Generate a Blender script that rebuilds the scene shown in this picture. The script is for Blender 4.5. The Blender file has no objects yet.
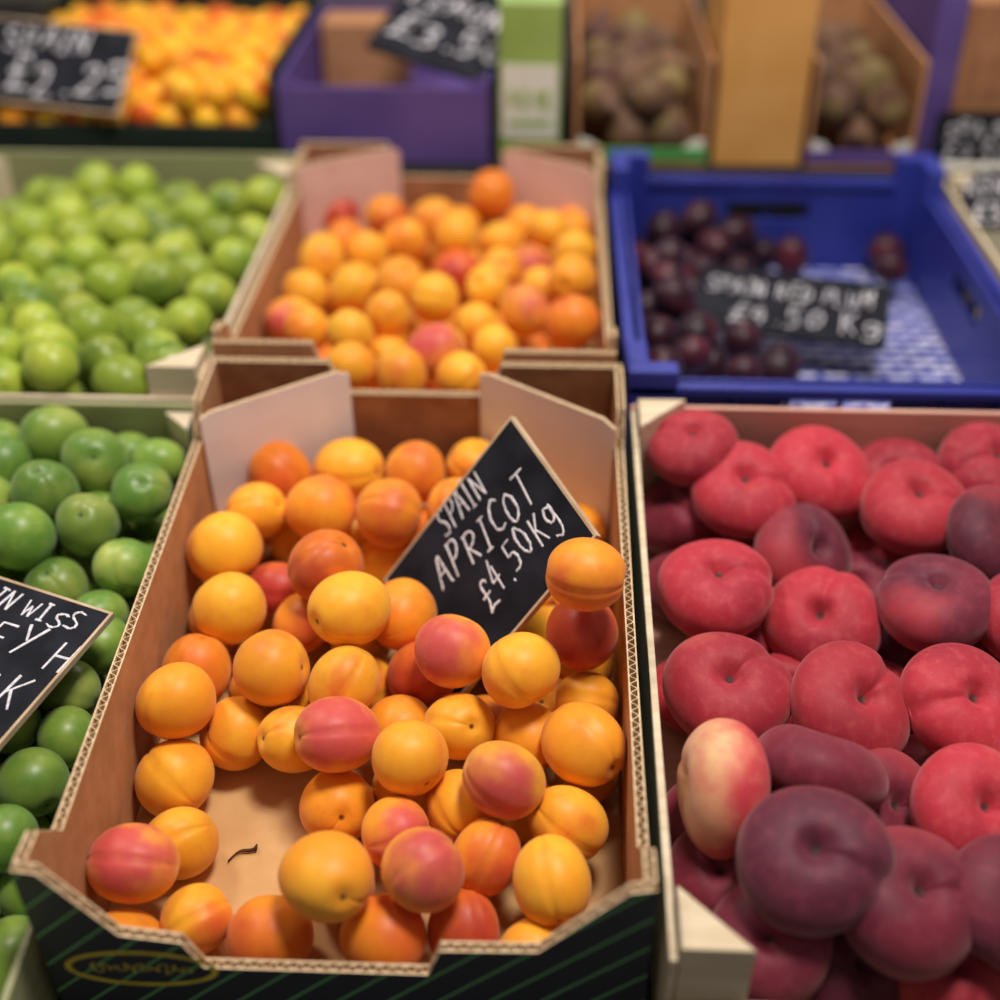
import bpy, bmesh, math, random
from mathutils import Vector, Matrix, Quaternion, Euler
random.seed(7)
scene = bpy.context.scene
COL = scene.collection
rad = math.radians
scene.view_settings.view_transform = 'Standard'

# ------------------------------------------------------------------ camera
FPX = 1300.0
CAM = Vector((0, 0, 1.55))
cd = bpy.data.cameras.new("camera")
cam = bpy.data.objects.new("camera", cd)
COL.objects.link(cam)
cam.location = CAM
cam.rotation_euler = (rad(90 - 34.4), 0, rad(2.1))
cd.sensor_width = 36
cd.lens = 36 * FPX / 1000
cd.dof.use_dof = True
cd.dof.focus_distance = 0.91
cd.dof.aperture_fstop = 1.9
cd.clip_start = 0.02
scene.camera = cam
RC = cam.rotation_euler.to_matrix()

# ------------------------------------------------------------------ frames of the shelves
TILT = rad(4.9)
RF = Matrix.Rotation(TILT, 4, 'X')
nF = RF.to_3x3() @ Vector((0, 0, 1))
MF = Matrix.Translation(CAM - 0.656 * nF) @ RF            # front shelf, tilted, rim plane at w=0
MB = Matrix.Translation(Vector((0, 0, CAM.z - 0.565)))     # second shelf, level
MT = Matrix.Translation(Vector((0, 0, CAM.z - 0.575)))     # third shelf, z=0 is its board

def onplane(px, py, M, w):
    """surveyed point -> shelf coordinates (u,v,w)"""
    d = RC @ Vector(((px - 500) / FPX, (500 - py) / FPX, -1))
    Mi = M.inverted()
    o = Mi @ CAM
    dd = Mi.to_3x3() @ d
    t = (w - o.z) / dd.z
    return o + t * dd, t
def proj(P):
    q = RC.transposed() @ (P - CAM)
    return 500 + FPX * q.x / -q.z, 500 - FPX * q.y / -q.z

# ------------------------------------------------------------------ materials
def nt(name):
    m = bpy.data.materials.new(name); m.use_nodes = True
    t = m.node_tree
    return m, t, t.nodes["Principled BSDF"]
def N(t, typ, **kw):
    n = t.nodes.new(typ)
    for k, v in kw.items():
        if k.startswith("_"): setattr(n, k[1:], v)
        else: n.inputs[k].default_value = v
    return n
def rgb(r, g, b):
    f = lambda c: ((c / 255 + .055) / 1.055) ** 2.4 if c > 10 else c / 255 / 12.92
    return (f(r), f(g), f(b), 1)
def mixc(t, fac, a, b):
    n = t.nodes.new("ShaderNodeMix"); n.data_type = 'RGBA'
    for s, v in ((0, fac), (6, a), (7, b)):
        if hasattr(v, "links"): t.links.new(v, n.inputs[s])
        else: n.inputs[s].default_value = v
    return n.outputs[2]
def mth(t, op, a, b=0.0):
    n = t.nodes.new("ShaderNodeMath"); n.operation = op
    for i, v in enumerate((a, b)):
        if hasattr(v, "links"): t.links.new(v, n.inputs[i])
        else: n.inputs[i].default_value = v
    return n.outputs[0]
def rng(t, v, a, b):
    n = t.nodes.new("ShaderNodeMapRange"); n.interpolation_type = 'SMOOTHSTEP'
    t.links.new(v, n.inputs[0]); n.inputs[1].default_value = a; n.inputs[2].default_value = b
    return n.outputs[0]
def noisy(name, c1, c2, scale=30, rough=.7, bump=0.0, detail=4, spec=.3, stretch=None):
    m, t, p = nt(name)
    tc = N(t, "ShaderNodeTexCoord")
    vec = tc.outputs["Object"]
    if stretch:
        mp = N(t, "ShaderNodeMapping"); mp.inputs["Scale"].default_value = stretch
        t.links.new(vec, mp.inputs[0]); vec = mp.outputs[0]
    n = N(t, "ShaderNodeTexNoise", Scale=scale, Detail=detail)
    t.links.new(vec, n.inputs["Vector"])
    t.links.new(mixc(t, rng(t, n.outputs[0], .3, .7), c1, c2), p.inputs["Base Color"])
    p.inputs["Roughness"].default_value = rough
    p.inputs["Specular IOR Level"].default_value = spec
    if bump:
        b = N(t, "ShaderNodeBump", Strength=bump, Distance=.002)
        t.links.new(n.outputs[0], b.inputs["Height"]); t.links.new(b.outputs[0], p.inputs["Normal"])
    return m

def fruit_mat(name, base, base2, blush, lo, hi, rough=.45, sheen=.18, spec=.3, speck=None, nscale=45, mott=.25,
              stemcol=None, R=.027, axis=(0.3, -0.9, 0.1), stemw=.05, tint=(1, .8, .6, 1), tone=.18, bump=.02):
    """base skin with a soft blush patch around 'axis'; lo/hi = blush threshold"""
    m, t, p = nt(name)
    tc = N(t, "ShaderNodeTexCoord"); oi = N(t, "ShaderNodeObjectInfo")
    dot = N(t, "ShaderNodeVectorMath", _operation='DOT_PRODUCT')
    t.links.new(tc.outputs["Object"], dot.inputs[0]); dot.inputs[1].default_value = Vector(axis).normalized() / R
    ns = N(t, "ShaderNodeTexNoise", _noise_dimensions='4D', Scale=nscale, Detail=4)
    t.links.new(tc.outputs["Object"], ns.inputs["Vector"])
    w = mth(t, 'MULTIPLY', oi.outputs["Random"], 37.0); t.links.new(w, ns.inputs["W"])
    v = mth(t, 'ADD', dot.outputs["Value"], mth(t, 'MULTIPLY', mth(t, 'SUBTRACT', ns.outputs[0], .5), 2.2))
    v = mth(t, 'ADD', v, mth(t, 'MULTIPLY', mth(t, 'SUBTRACT', oi.outputs["Random"], .5), .7))
    mask = rng(t, v, lo, hi)
    n2 = N(t, "ShaderNodeTexNoise", _noise_dimensions='4D', Scale=nscale * .6, Detail=3)
    t.links.new(tc.outputs["Object"], n2.inputs["Vector"]); t.links.new(w, n2.inputs["W"])
    r2v = mth(t, 'FRACT', mth(t, 'MULTIPLY', oi.outputs["Random"], 7.31))
    skin = mixc(t, rng(t, mth(t, 'ADD', n2.outputs[0], mth(t, 'MULTIPLY', mth(t, 'SUBTRACT', r2v, .5), .3)), .3, .7), base, base2)
    col = mixc(t, mask, skin, blush)
    if speck is not None:
        vo = N(t, "ShaderNodeTexNoise", Scale=900, Detail=2)
        t.links.new(tc.outputs["Object"], vo.inputs["Vector"])
        col = mixc(t, mth(t, 'MULTIPLY', rng(t, vo.outputs[0], .6, .72), .35), col, speck)
        vm = N(t, "ShaderNodeTexNoise", Scale=130, Detail=6)
        t.links.new(tc.outputs["Object"], vm.inputs["Vector"])
        col = mixc(t, mth(t, 'MULTIPLY', rng(t, vm.outputs[0], .45, .75), mott), col, speck)
    if stemcol is not None:
        sx = N(t, "ShaderNodeSeparateXYZ"); t.links.new(tc.outputs["Object"], sx.inputs[0])
        r2 = mth(t, 'SQRT', mth(t, 'ADD', mth(t, 'MULTIPLY', sx.outputs[0], sx.outputs[0]), mth(t, 'MULTIPLY', sx.outputs[1], sx.outputs[1])))
        near = mth(t, 'SUBTRACT', 1.0, rng(t, r2, R * stemw * .5, R * stemw * 2.2))
        up = mth(t, 'GREATER_THAN', sx.outputs[2], 0.0)
        col = mixc(t, mth(t, 'MULTIPLY', near, up), col, stemcol)
    hs = N(t, "ShaderNodeHueSaturation")
    r3 = mth(t, 'FRACT', mth(t, 'MULTIPLY', oi.outputs["Random"], 13.7))
    t.links.new(mth(t, 'ADD', 1 - tone * .6, mth(t, 'MULTIPLY', r3, tone)), hs.inputs["Value"])
    t.links.new(col, hs.inputs["Color"])
    t.links.new(hs.outputs[0], p.inputs["Base Color"])
    bp = N(t, "ShaderNodeBump", Strength=bump, Distance=.001)
    nb = N(t, "ShaderNodeTexNoise", Scale=260, Detail=3); t.links.new(tc.outputs["Object"], nb.inputs["Vector"])
    t.links.new(nb.outputs[0], bp.inputs["Height"]); t.links.new(bp.outputs[0], p.inputs["Normal"])
    p.inputs["Roughness"].default_value = rough
    p.inputs["Specular IOR Level"].default_value = spec
    p.inputs["Sheen Weight"].default_value = sheen
    p.inputs["Sheen Roughness"].default_value = .5
    p.inputs["Sheen Tint"].default_value = tint
    return m

YEL, YEL2, ORA = rgb(246, 180, 48), rgb(242, 156, 38), rgb(234, 126, 34)
M_ap_y = fruit_mat("apricot_yellow", YEL, YEL2, rgb(224, 104, 44), .7, 1.8, stemcol=rgb(100, 56, 25), speck=rgb(222, 134, 34))
M_ap_o = fruit_mat("apricot_orange", YEL2, ORA, rgb(208, 80, 48), .2, 1.6, stemcol=rgb(100, 46, 25), speck=rgb(212, 104, 34))
M_ap_b = fruit_mat("apricot_blush", YEL2, YEL, rgb(200, 78, 74), -.3, 1.1, stemcol=rgb(90, 42, 25), speck=rgb(214, 116, 70))
M_ap_r = fruit_mat("apricot_red", ORA, rgb(222, 96, 38), rgb(178, 54, 46), -.3, 1.2, stemcol=rgb(84, 38, 25), speck=rgb(196, 76, 38))
GT = (.85, 1, .75, 1)
M_gg = fruit_mat("greengage_skin", rgb(92, 132, 44), rgb(136, 160, 60), rgb(168, 178, 84), .2, 1.5, rough=.38, sheen=.22, spec=.4, R=.023, stemcol=rgb(60, 70, 30), nscale=60, tint=GT, tone=.4, speck=rgb(152, 172, 90))
M_lm = fruit_mat("lime_skin", rgb(134, 158, 44), rgb(170, 182, 62), rgb(92, 124, 40), .1, 1.3, rough=.36, sheen=.1, spec=.4, R=.023, stemcol=rgb(90, 100, 40), nscale=60, tint=GT, tone=.45, speck=rgb(182, 190, 84))
M_plum = fruit_mat("plum_skin", rgb(40, 15, 28), rgb(56, 17, 32), rgb(92, 27, 40), .4, 1.4, rough=.42, sheen=.1, spec=.3, R=.019, nscale=60, tint=(.8, .7, 1, 1), tone=.5)
M_yp = fruit_mat("yellow_plum_skin", rgb(250, 190, 36), rgb(246, 164, 26), rgb(226, 90, 24), .6, 1.2, rough=.35, R=.017, nscale=60)
M_fig = fruit_mat("fig_skin", rgb(112, 82, 58), rgb(88, 56, 50), rgb(126, 110, 64), .4, 1.3, rough=.6, R=.022, nscale=60, tone=.4)
PT = (1, .6, .6, 1)
M_pe_r = fruit_mat("peach_crimson", rgb(178, 40, 56), rgb(146, 28, 48), rgb(206, 106, 92), .9, 2.0, rough=.6, sheen=.28, R=.04, nscale=26, speck=rgb(204, 92, 92), stemcol=rgb(60, 30, 24), stemw=.05, axis=(1, 0, .2), tint=PT, tone=.3, mott=.3)
M_pe_p = fruit_mat("peach_purple", rgb(116, 26, 46), rgb(86, 25, 46), rgb(166, 48, 58), .3, 1.5, rough=.6, sheen=.3, R=.04, nscale=26, speck=rgb(148, 64, 80), stemcol=rgb(50, 26, 24), stemw=.05, axis=(1, 0, .2), tint=PT, tone=.3, mott=.3)
M_pe_c = fruit_mat("peach_cream", rgb(236, 196, 144), rgb(230, 160, 120), rgb(204, 62, 72), -.75, .25, rough=.6, sheen=.2, R=.04, nscale=40, speck=rgb(222, 116, 104), stemcol=rgb(90, 50, 30), stemw=.05, axis=(0, .25, -1), tint=PT, mott=.5)

M_kraft = noisy("kraft_card", rgb(176, 124, 82), rgb(190, 138, 96), 60, .85, .05)
M_kraftd = noisy("kraft_card_worn", rgb(146, 98, 66), rgb(170, 120, 84), 40, .85, .05)
M_base = noisy("pale_tan_liner", rgb(200, 154, 100), rgb(212, 168, 114), 30, .8, .05)
M_edge = noisy("corrugated_edge", rgb(232, 206, 170), rgb(212, 180, 140), 200, .9)
M_white = noisy("white_lined_card", rgb(232, 230, 238), rgb(242, 240, 246), 20, .7)
M_pink = noisy("pink_lined_card", rgb(214, 176, 166), rgb(226, 190, 180), 20, .7)
M_wood = noisy("pale_wood", rgb(220, 204, 176), rgb(202, 182, 150), 14, .65, .05, stretch=(1, 8, 8))
M_woodp = noisy("pinkish_wood", rgb(214, 166, 146), rgb(198, 148, 130), 14, .65, .05, stretch=(1, 8, 8))
M_woodg = noisy("sage_painted_wood", rgb(160, 160, 118), rgb(144, 146, 106), 14, .65, stretch=(1, 8, 8))
M_blue = noisy("blue_plastic", rgb(38, 46, 138), rgb(50, 60, 152), 8, .4, spec=.5)
M_purple = noisy("purple_card", rgb(88, 68, 132), rgb(102, 80, 146), 10, .6)
M_black = noisy("dark_counter", rgb(26, 24, 26), rgb(36, 32, 32), 10, .7)
M_slate = noisy("chalkboard_black", rgb(20, 21, 28), rgb(38, 39, 48), 26, .75, spec=.15)
M_chalk = noisy("chalk_white", rgb(240, 236, 240), rgb(196, 192, 200), 300, .9)
M_frame = noisy("sign_edge_wood", rgb(206, 180, 150), rgb(176, 148, 116), 30, .7)
M_tan = noisy("orange_brown_card", rgb(210, 152, 80), rgb(220, 164, 94), 14, .8)
M_dgreen = noisy("dark_green_card", rgb(26, 38, 34), rgb(36, 48, 40), 10, .6)
M_bottle = noisy("green_carton_print", rgb(140, 168, 84), rgb(156, 182, 98), 10, .5, spec=.4)
M_paper = noisy("white_paper", rgb(232, 230, 218), rgb(220, 220, 206), 20, .8)
M_greenink = noisy("green_ink", rgb(70, 140, 70), rgb(80, 150, 80), 20, .7)
M_yellowink = noisy("yellow_ink", rgb(232, 212, 84), rgb(206, 184, 60), 60, .6)
M_stem = noisy("dry_stem", rgb(86, 52, 26), rgb(60, 34, 18), 200, .8)
M_concrete = noisy("floor_concrete", rgb(96, 92, 88), rgb(120, 114, 108), 4, .8)
M_wall = noisy("wall_plaster", rgb(150, 140, 128), rgb(130, 120, 110), 3, .9)

def stripe_mat():
    m, t, p = nt("printed_green_stripe_card")
    tc = N(t, "ShaderNodeTexCoord"); sx = N(t, "ShaderNodeSeparateXYZ")
    t.links.new(tc.outputs["Object"], sx.inputs[0])
    s = mth(t, 'SUBTRACT', mth(t, 'MULTIPLY', sx.outputs[0], 1.0), mth(t, 'MULTIPLY', sx.outputs[2], 1.0))
    fr = mth(t, 'FRACT', mth(t, 'MULTIPLY', s, 34.0))
    line = mth(t, 'LESS_THAN', fr, .07)
    t.links.new(mixc(t, line, rgb(48, 52, 58), rgb(118, 190, 114)), p.inputs["Base Color"])
    p.inputs["Roughness"].default_value = .5
    return m
M_stripe = stripe_mat()
def bluefloor_mat():
    m, t, p = nt("blue_perforated_floor")
    tc = N(t, "ShaderNodeTexCoord"); br = N(t, "ShaderNodeTexBrick")
    t.links.new(tc.outputs["Object"], br.inputs["Vector"])
    br.inputs["Color1"].default_value = rgb(222, 220, 234); br.inputs["Color2"].default_value = rgb(150, 156, 206)
    br.inputs["Mortar"].default_value = rgb(48, 58, 142)
    br.inputs["Scale"].default_value = 1; br.inputs["Brick Width"].default_value = .034
    br.inputs["Row Height"].default_value = .017; br.inputs["Mortar Size"].default_value = .0045
    t.links.new(br.outputs[0], p.inputs["Base Color"]); p.inputs["Roughness"].default_value = .5
    return m
M_bfloor = bluefloor_mat()

# ------------------------------------------------------------------ mesh helpers
def obj_from_bm(name, bm, mats, parent=None, M=None, smooth=False, bevel=0):
    me = bpy.data.meshes.new(name)
    bmesh.ops.recalc_face_normals(bm, faces=bm.faces)
    bm.to_mesh(me); bm.free()
    for m in mats: me.materials.append(m)
    if smooth:
        for p in me.polygons: p.use_smooth = True
    o = bpy.data.objects.new(name, me); COL.objects.link(o)
    if parent: o.parent = parent
    if M is not None:
        if parent: o.matrix_local = M
        else: o.matrix_world = M
    if bevel:
        b = o.modifiers.new("bevel", 'BEVEL'); b.width = bevel; b.segments = 2; b.limit_method = 'ANGLE'
    return o
def box(bm, lo, hi, mat=0):
    vs = [bm.verts.new((x, y, z)) for z in (lo[2], hi[2]) for y in (lo[1], hi[1]) for x in (lo[0], hi[0])]
    for idx in ((0, 2, 3, 1), (4, 5, 7, 6), (0, 1, 5, 4), (2, 6, 7, 3), (1, 3, 7, 5), (0, 4, 6, 2)):
        f = bm.faces.new([vs[i] for i in idx]); f.material_index = mat
def prism(bm, pts, y0, y1, mats=(0, 0, 0)):
    """pts: polygon in x,z ; extruded y0..y1 ; mats (front,back,edge)"""
    a = [bm.verts.new((x, y0, z)) for x, z in pts]; b = [bm.verts.new((x, y1, z)) for x, z in pts]
    f = bm.faces.new(a); f.material_index = mats[0]
    f = bm.faces.new(b[::-1]); f.material_index = mats[1]
    for i in range(len(pts)):
        j = (i + 1) % len(pts)
        f = bm.faces.new((a[i], a[j], b[j], b[i])); f.material_index = mats[2]
def root(name, M, label, category, group=None):
    e = bpy.data.objects.new(name, None); e.empty_display_size = .05
    COL.objects.link(e); e.matrix_world = M
    tag(e, label, category, group); return e
def tag(o, label, category, group=None):
    o["label"] = label; o["category"] = category
    if group: o["group"] = group

def corr_panel(name, prof, bottom, parent, M, inner, outer, T=.007, pitch=.008):
    """corrugated board: two liners and a real fluted core visible along the cut edge"""
    bm = bmesh.new(); L = prof[-1][0]; x0 = prof[0][0]
    pts = [(x0, bottom)] + [(L, bottom)] + [(x, z) for x, z in prof[::-1]]
    th = .0011
    prism(bm, pts, 0, th, (1, 2, 2))
    prism(bm, pts, T - th, T, (2, 0, 2))
    def top(x):
        for (xa, za), (xb, zb) in zip(prof, prof[1:]):
            if xa <= x <= xb: return za + (zb - za) * (x - xa) / max(1e-6, xb - xa)
        return prof[-1][1]
    n = int((L - x0) / (pitch / 8)); prev = None
    for i in range(n + 1):
        x = x0 + (L - x0) * i / n
        s = math.sin(2 * math.pi * x / pitch)
        y = T / 2 + (T / 2 - th) * s
        ya, yb = max(th, y - .0005), min(T - th, y + .0005)
        zt = top(x) - .0003
        v = [bm.verts.new((x, ya, bottom)), bm.verts.new((x, ya, zt)), bm.verts.new((x, yb, zt)), bm.verts.new((x, yb, bottom))]
        if prev:
            for k in range(3):
                f = bm.faces.new((prev[k], v[k], v[k + 1], prev[k + 1])); f.material_index = 2
        prev = v
    return obj_from_bm(name, bm, [inner, outer, M_edge], parent, M)

def seg_matrix(p, q):
    d = Vector((q[0] - p[0], q[1] - p[1])); a = math.atan2(d.y, d.x)
    return Matrix.Translation((p[0], p[1], 0)) @ Matrix.Rotation(a, 4, 'Z'), d.length

def card_crate(M, u0, u1, v0, v1, H, label, fprof, bprof, sprof, outer, flap, flap_h, group):
    W, D = u1 - u0, v1 - v0
    r = root("cardboard_fruit_crate", M @ Matrix.Translation((u0, v0, -H)), label, "crate", group)
    up = lambda pr: [(x, z + H) for x, z in pr]
    bm = bmesh.new(); box(bm, (.0, .0, .0), (W, D, .004)); obj_from_bm("crate_base", bm, [M_base], r)
    m, _ = seg_matrix((0, 0), (W, 0)); corr_panel("end_panel", up(fprof), .004, r, m, M_kraftd, outer)
    m, _ = seg_matrix((W, .007), (W, D - .007)); corr_panel("side_panel", up(sprof(D - .014, False)), .004, r, m, M_kraft, outer)
    m, _ = seg_matrix((W, D), (0, D)); corr_panel("end_panel", up(bprof), .004, r, m, M_kraftd, M_kraft)
    m, _ = seg_matrix((0, D - .007), (0, .007)); corr_panel("side_panel", up(sprof(D - .014, True)), .004, r, m, M_kraft, outer)
    e = .0076
    def brace(p, q, zt, zb, inner):
        m, L = seg_matrix(p, q)
        corr_panel("corner_brace", [(0, zt - .006 + H), (.012, zt + H), (L - .01, zt + H), (L, zt - .004 + H)], zb + H, r, m, inner, M_kraft, T=.003)
    a, b, zt, zb = flap_h
    brace((a + e, D - e), (e, D - b - e), zt, zb, flap)
    brace((W - e, D - b - e), (W - a - e, D - e), zt, zb, flap)
    return r

def sprof(L, rev):
    p = [(0, .034), (.022, .032), (.046, 0), (L - .075, 0), (L - .06, .03), (L, .03)]
    return [(L - x, z) for x, z in p[::-1]] if rev else p

FU0, FU1, FV0, FV1, H = -.293, .07, .422, .955, .12
W = FU1 - FU0
fprof = [(0, .034), (.014, .032), (.050, -.028), (.086, -.034), (.096, -.060), (.232, -.060), (.240, -.034), (.298, -.032), (.348, .030), (.363, .034)]
bprof = [(0, .03), (.105, .03), (.118, -.002), (.245, -.002), (.257, .03), (.363, .03)]
crate1 = card_crate(MF, FU0, FU1, FV0, FV1, H, "brown corrugated cardboard tray of apricots with dark green striped print",
                    fprof, bprof, sprof, M_stripe, M_white, (.115, .075, .027, -.085), "cardboard apricot trays")
bm = bmesh.new(); n = 64; prev = None; first = None
for i in range(n):
    a = 2 * math.pi * i / n
    v = [bm.verts.new((math.cos(a) * x, 0, math.sin(a) * z)) for x, z in ((.047, .019), (.0430, .0155))]
    if prev: bm.faces.new((prev[0], v[0], v[1], prev[1]))
    else: first = v
    prev = v
bm.faces.new((prev[0], first[0], first[1], prev[1]))
o = obj_from_bm("printed_emblem", bm, [M_yellowink], crate1, Matrix.Translation((.058, -.0006, H - .062)))
def curve_mesh(cu, mat):
    to = bpy.data.objects.new("tmp", cu); COL.objects.link(to)
    dg = bpy.context.evaluated_depsgraph_get(); dg.update()
    me = bpy.data.meshes.new_from_object(to.evaluated_get(dg)); bpy.data.objects.remove(to)
    me.materials.clear(); me.materials.append(mat); return me
cu = bpy.data.curves.new("tmp", 'CURVE'); cu.dimensions = '3D'; cu.bevel_depth = .0005; cu.bevel_resolution = 1
s = cu.splines.new('POLY'); K = 90; s.points.add(K)
for i in range(K + 1):
    x = -.032 + .064 * i / K
    s.points[i].co = (x + .002 * math.sin(i * .9), 0, (.0035 + .002 * math.sin(i * .21)) * math.sin(i * .62), 1)
me = curve_mesh(cu, M_yellowink)
so = bpy.data.objects.new("printed_script", me); COL.objects.link(so); so.parent = crate1
so.matrix_local = Matrix.Translation((.058, -.0004, H - .062)) @ Matrix.Diagonal((1, .3, 1, 1))

BU0, BU1, BV0, BV1 = -.296, .066, 1.028, 1.53
fprof2 = [(0, .025), (.09, .025), (.11, -.04), (.25, -.04), (.262, .02), (.362, .02)]
bprof2 = [(0, .035), (.105, .035), (.118, -.005), (.245, -.005), (.257, .035), (.362, .035)]
crate2 = card_crate(MB, BU0, BU1, BV0, BV1, H, "brown corrugated cardboard tray of apricots with pinkish folded corner flaps",
                    fprof2, bprof2, sprof, M_kraft, M_pink, (.11, .07, .034, -.08), "cardboard apricot trays")

def wood_crate(M, u0, u1, v0, v1, H, label, fh, bh, sh, mats, base_mat, post=.04, post_h=.03, group=None):
    """thin veneer crate: base, four panels, triangular corner posts"""
    W, D = u1 - u0, v1 - v0
    wall, back = mats
    r = root("wooden_fruit_crate", M @ Matrix.Translation((u0, v0, -H)), label, "crate", group)
    bm = bmesh.new(); box(bm, (0, 0, 0), (W, D, .004)); obj_from_bm("crate_base", bm, [base_mat], r)
    T = .005
    for nm, lo, hi, mt in (("end_panel", (0, 0, .0045), (W, T, H + fh), wall), ("end_panel", (0, D - T, .0045), (W, D, H + bh), back),
                       ("side_panel", (0, T + .0005, .0045), (T, D - T - .0005, H + sh), wall), ("side_panel", (W - T, T + .0005, .0045), (W, D - T - .0005, H + sh), wall)):
        bm = bmesh.new(); box(bm, lo, hi); obj_from_bm(nm, bm, [mt], r, bevel=.0008)
    for (cx, cy, sx, sy) in ((0, 0, 1, 1), (W, 0, -1, 1), (0, D, 1, -1), (W, D, -1, -1)):
        bm = bmesh.new(); e = T + .0006
        P = [(cx + sx * e, cy + sy * e), (cx + sx * (e + post), cy + sy * e), (cx + sx * e, cy + sy * (e + post))]
        a = [bm.verts.new((x, y, .0045)) for x, y in P]; b = [bm.verts.new((x, y, H + post_h)) for x, y in P]
        bm.faces.new(a); bm.faces.new(b[::-1])
        for i in range(3): bm.faces.new((a[i], a[(i + 1) % 3], b[(i + 1) % 3], b[i]))
        obj_from_bm("corner_post", bm, [M_wood], r, bevel=.001)
    return r
PV0 = .398
PV1 = .943
wood_crate(MF, .0785, .50, PV0, PV1, H, "pale wooden crate of flat peaches with triangular corner posts", -.045, -.004, -.006, (M_wood, M_woodp), M_woodp, .042, .006, "pale wooden crates")
GV0, GV1 = .335, .935
wood_crate(MF, -.70, -.302, GV0, GV1, H, "pale wooden crate filled with greengages", -.03, -.006, -.045, (M_woodg, M_woodg), M_woodg, .026, -.012, "pale wooden crates")
LV0 = 1.000
wood_crate(MB, -.71, -.302, LV0, BV1, H, "pale wooden crate filled with limes", -.018, .02, .0, (M_wood, M_woodg), M_woodg, .045, .012, "pale wooden crates")
wood_crate(MB, .475, .88, 1.028, BV1, H, "pale wooden crate with white lining holding price signs", .0, .02, .0, (M_wood, M_paper), M_paper, .04, .012, "pale wooden crates")

# ------------------------------------------------------------------ blue plastic crate
def blue_crate():
    u0, u1, v0, v1 = .078, .462, 1.028, 1.53
    W, D = u1 - u0, v1 - v0
    r = root("plastic_fruit_crate", MB @ Matrix.Translation((u0, v0, -H)), "blue plastic crate with perforated floor holding dark plums", "crate")
    bm = bmesh.new(); box(bm, (.012, .012, 0), (W - .012, D - .012, .006)); obj_from_bm("crate_base", bm, [M_bfloor], r)
    T = .006
    def wall(name, L, m, zt):
        bm = bmesh.new()
        hx0, hx1, hz0, hz1 = L / 2 - .05, L / 2 + .05, .07, .092
        box(bm, (.0, .008, .0), (hx0, .008 + T, zt)); box(bm, (hx1, .008, 0), (L, .008 + T, zt))
        box(bm, (hx0, .008, 0), (hx1, .008 + T, hz0)); box(bm, (hx0, .008, hz1), (hx1, .008 + T, zt))
        box(bm, (0, -.002, zt - .008), (L, .018, zt))
        box(bm, (0, 0, .03), (L, .008, .034)); box(bm, (0, 0, 0), (L, .008, .006))
        k = int(L / .045)
        for i in range(k + 1):
            x = (L - .004) * i / k
            box(bm, (x, 0, .006), (x + .004, .008, zt - .008))
        obj_from_bm(name, bm, [M_blue], r, m, bevel=.0008)
    m, L = seg_matrix((0, 0), (W, 0)); wall("end_panel", L, m, H - .012)
    m, L = seg_matrix((W, .016), (W, D - .016)); wall("side_panel", L, m, H)
    m, L = seg_matrix((W, D), (0, D)); wall("end_panel", L, m, H)
    m, L = seg_matrix((0, D - .016), (0, .016)); wall("side_panel", L, m, H)
    for cx, cy, sx, sy in ((0, 0, 1, 1), (W, 0, -1, 1), (0, D, 1, -1), (W, D, -1, -1)):
        bm = bmesh.new(); zt = H + (.030 if cy > 0 else .004)
        x = lambda a, b: tuple(sorted((cx + sx * a, cx + sx * b))); y = lambda a, b: tuple(sorted((cy + sy * a, cy + sy * b)))
        for (xa, xb), (ya, yb) in ((x(-.001, .045), y(-.002, .019)), (x(-.001, .019), y(.019, .06))):
            box(bm, (xa, ya, 0), (xb, yb, zt))
        obj_from_bm("corner_post", bm, [M_blue], r, bevel=.002)
blue_crate()

# ------------------------------------------------------------------ counter & room
bm = bmesh.new()
def boxM(bm, M, lo, hi, mat=0):
    k = len(bm.verts); bm.verts.ensure_lookup_table()
    box(bm, lo, hi, mat); bm.verts.ensure_lookup_table()
    for v in list(bm.verts)[k:]: v.co = M @ v.co
boxM(bm, MF, (-1.4, .31, -H - .031), (1.6, .985, -H - .0008))
zb = MB.translation.z
box(bm, (-1.4, 1.035, zb - H - .03), (1.6, 1.56, zb - H - .0008))
zt3 = MT.translation.z
box(bm, (-1.4, 1.56, .0), (1.6, 2.4, zt3 - .0008))
box(bm, (-1.38, .42, 0), (1.58, 1.55, .78))
obj = obj_from_bm("market_stall_counter", bm, [M_black], bevel=.002)
tag(obj, "dark stepped market stall counter carrying the fruit crates", "counter")
bm = bmesh.new(); box(bm, (-4, -2.5, -.05), (4, 4, 0)); f = obj_from_bm("floor", bm, [M_concrete]); f["kind"] = "structure"
bm = bmesh.new(); box(bm, (-4, 4, 0), (4, 4.1, 3.2)); f = obj_from_bm("wall_back", bm, [M_wall]); f["kind"] = "structure"

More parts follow.
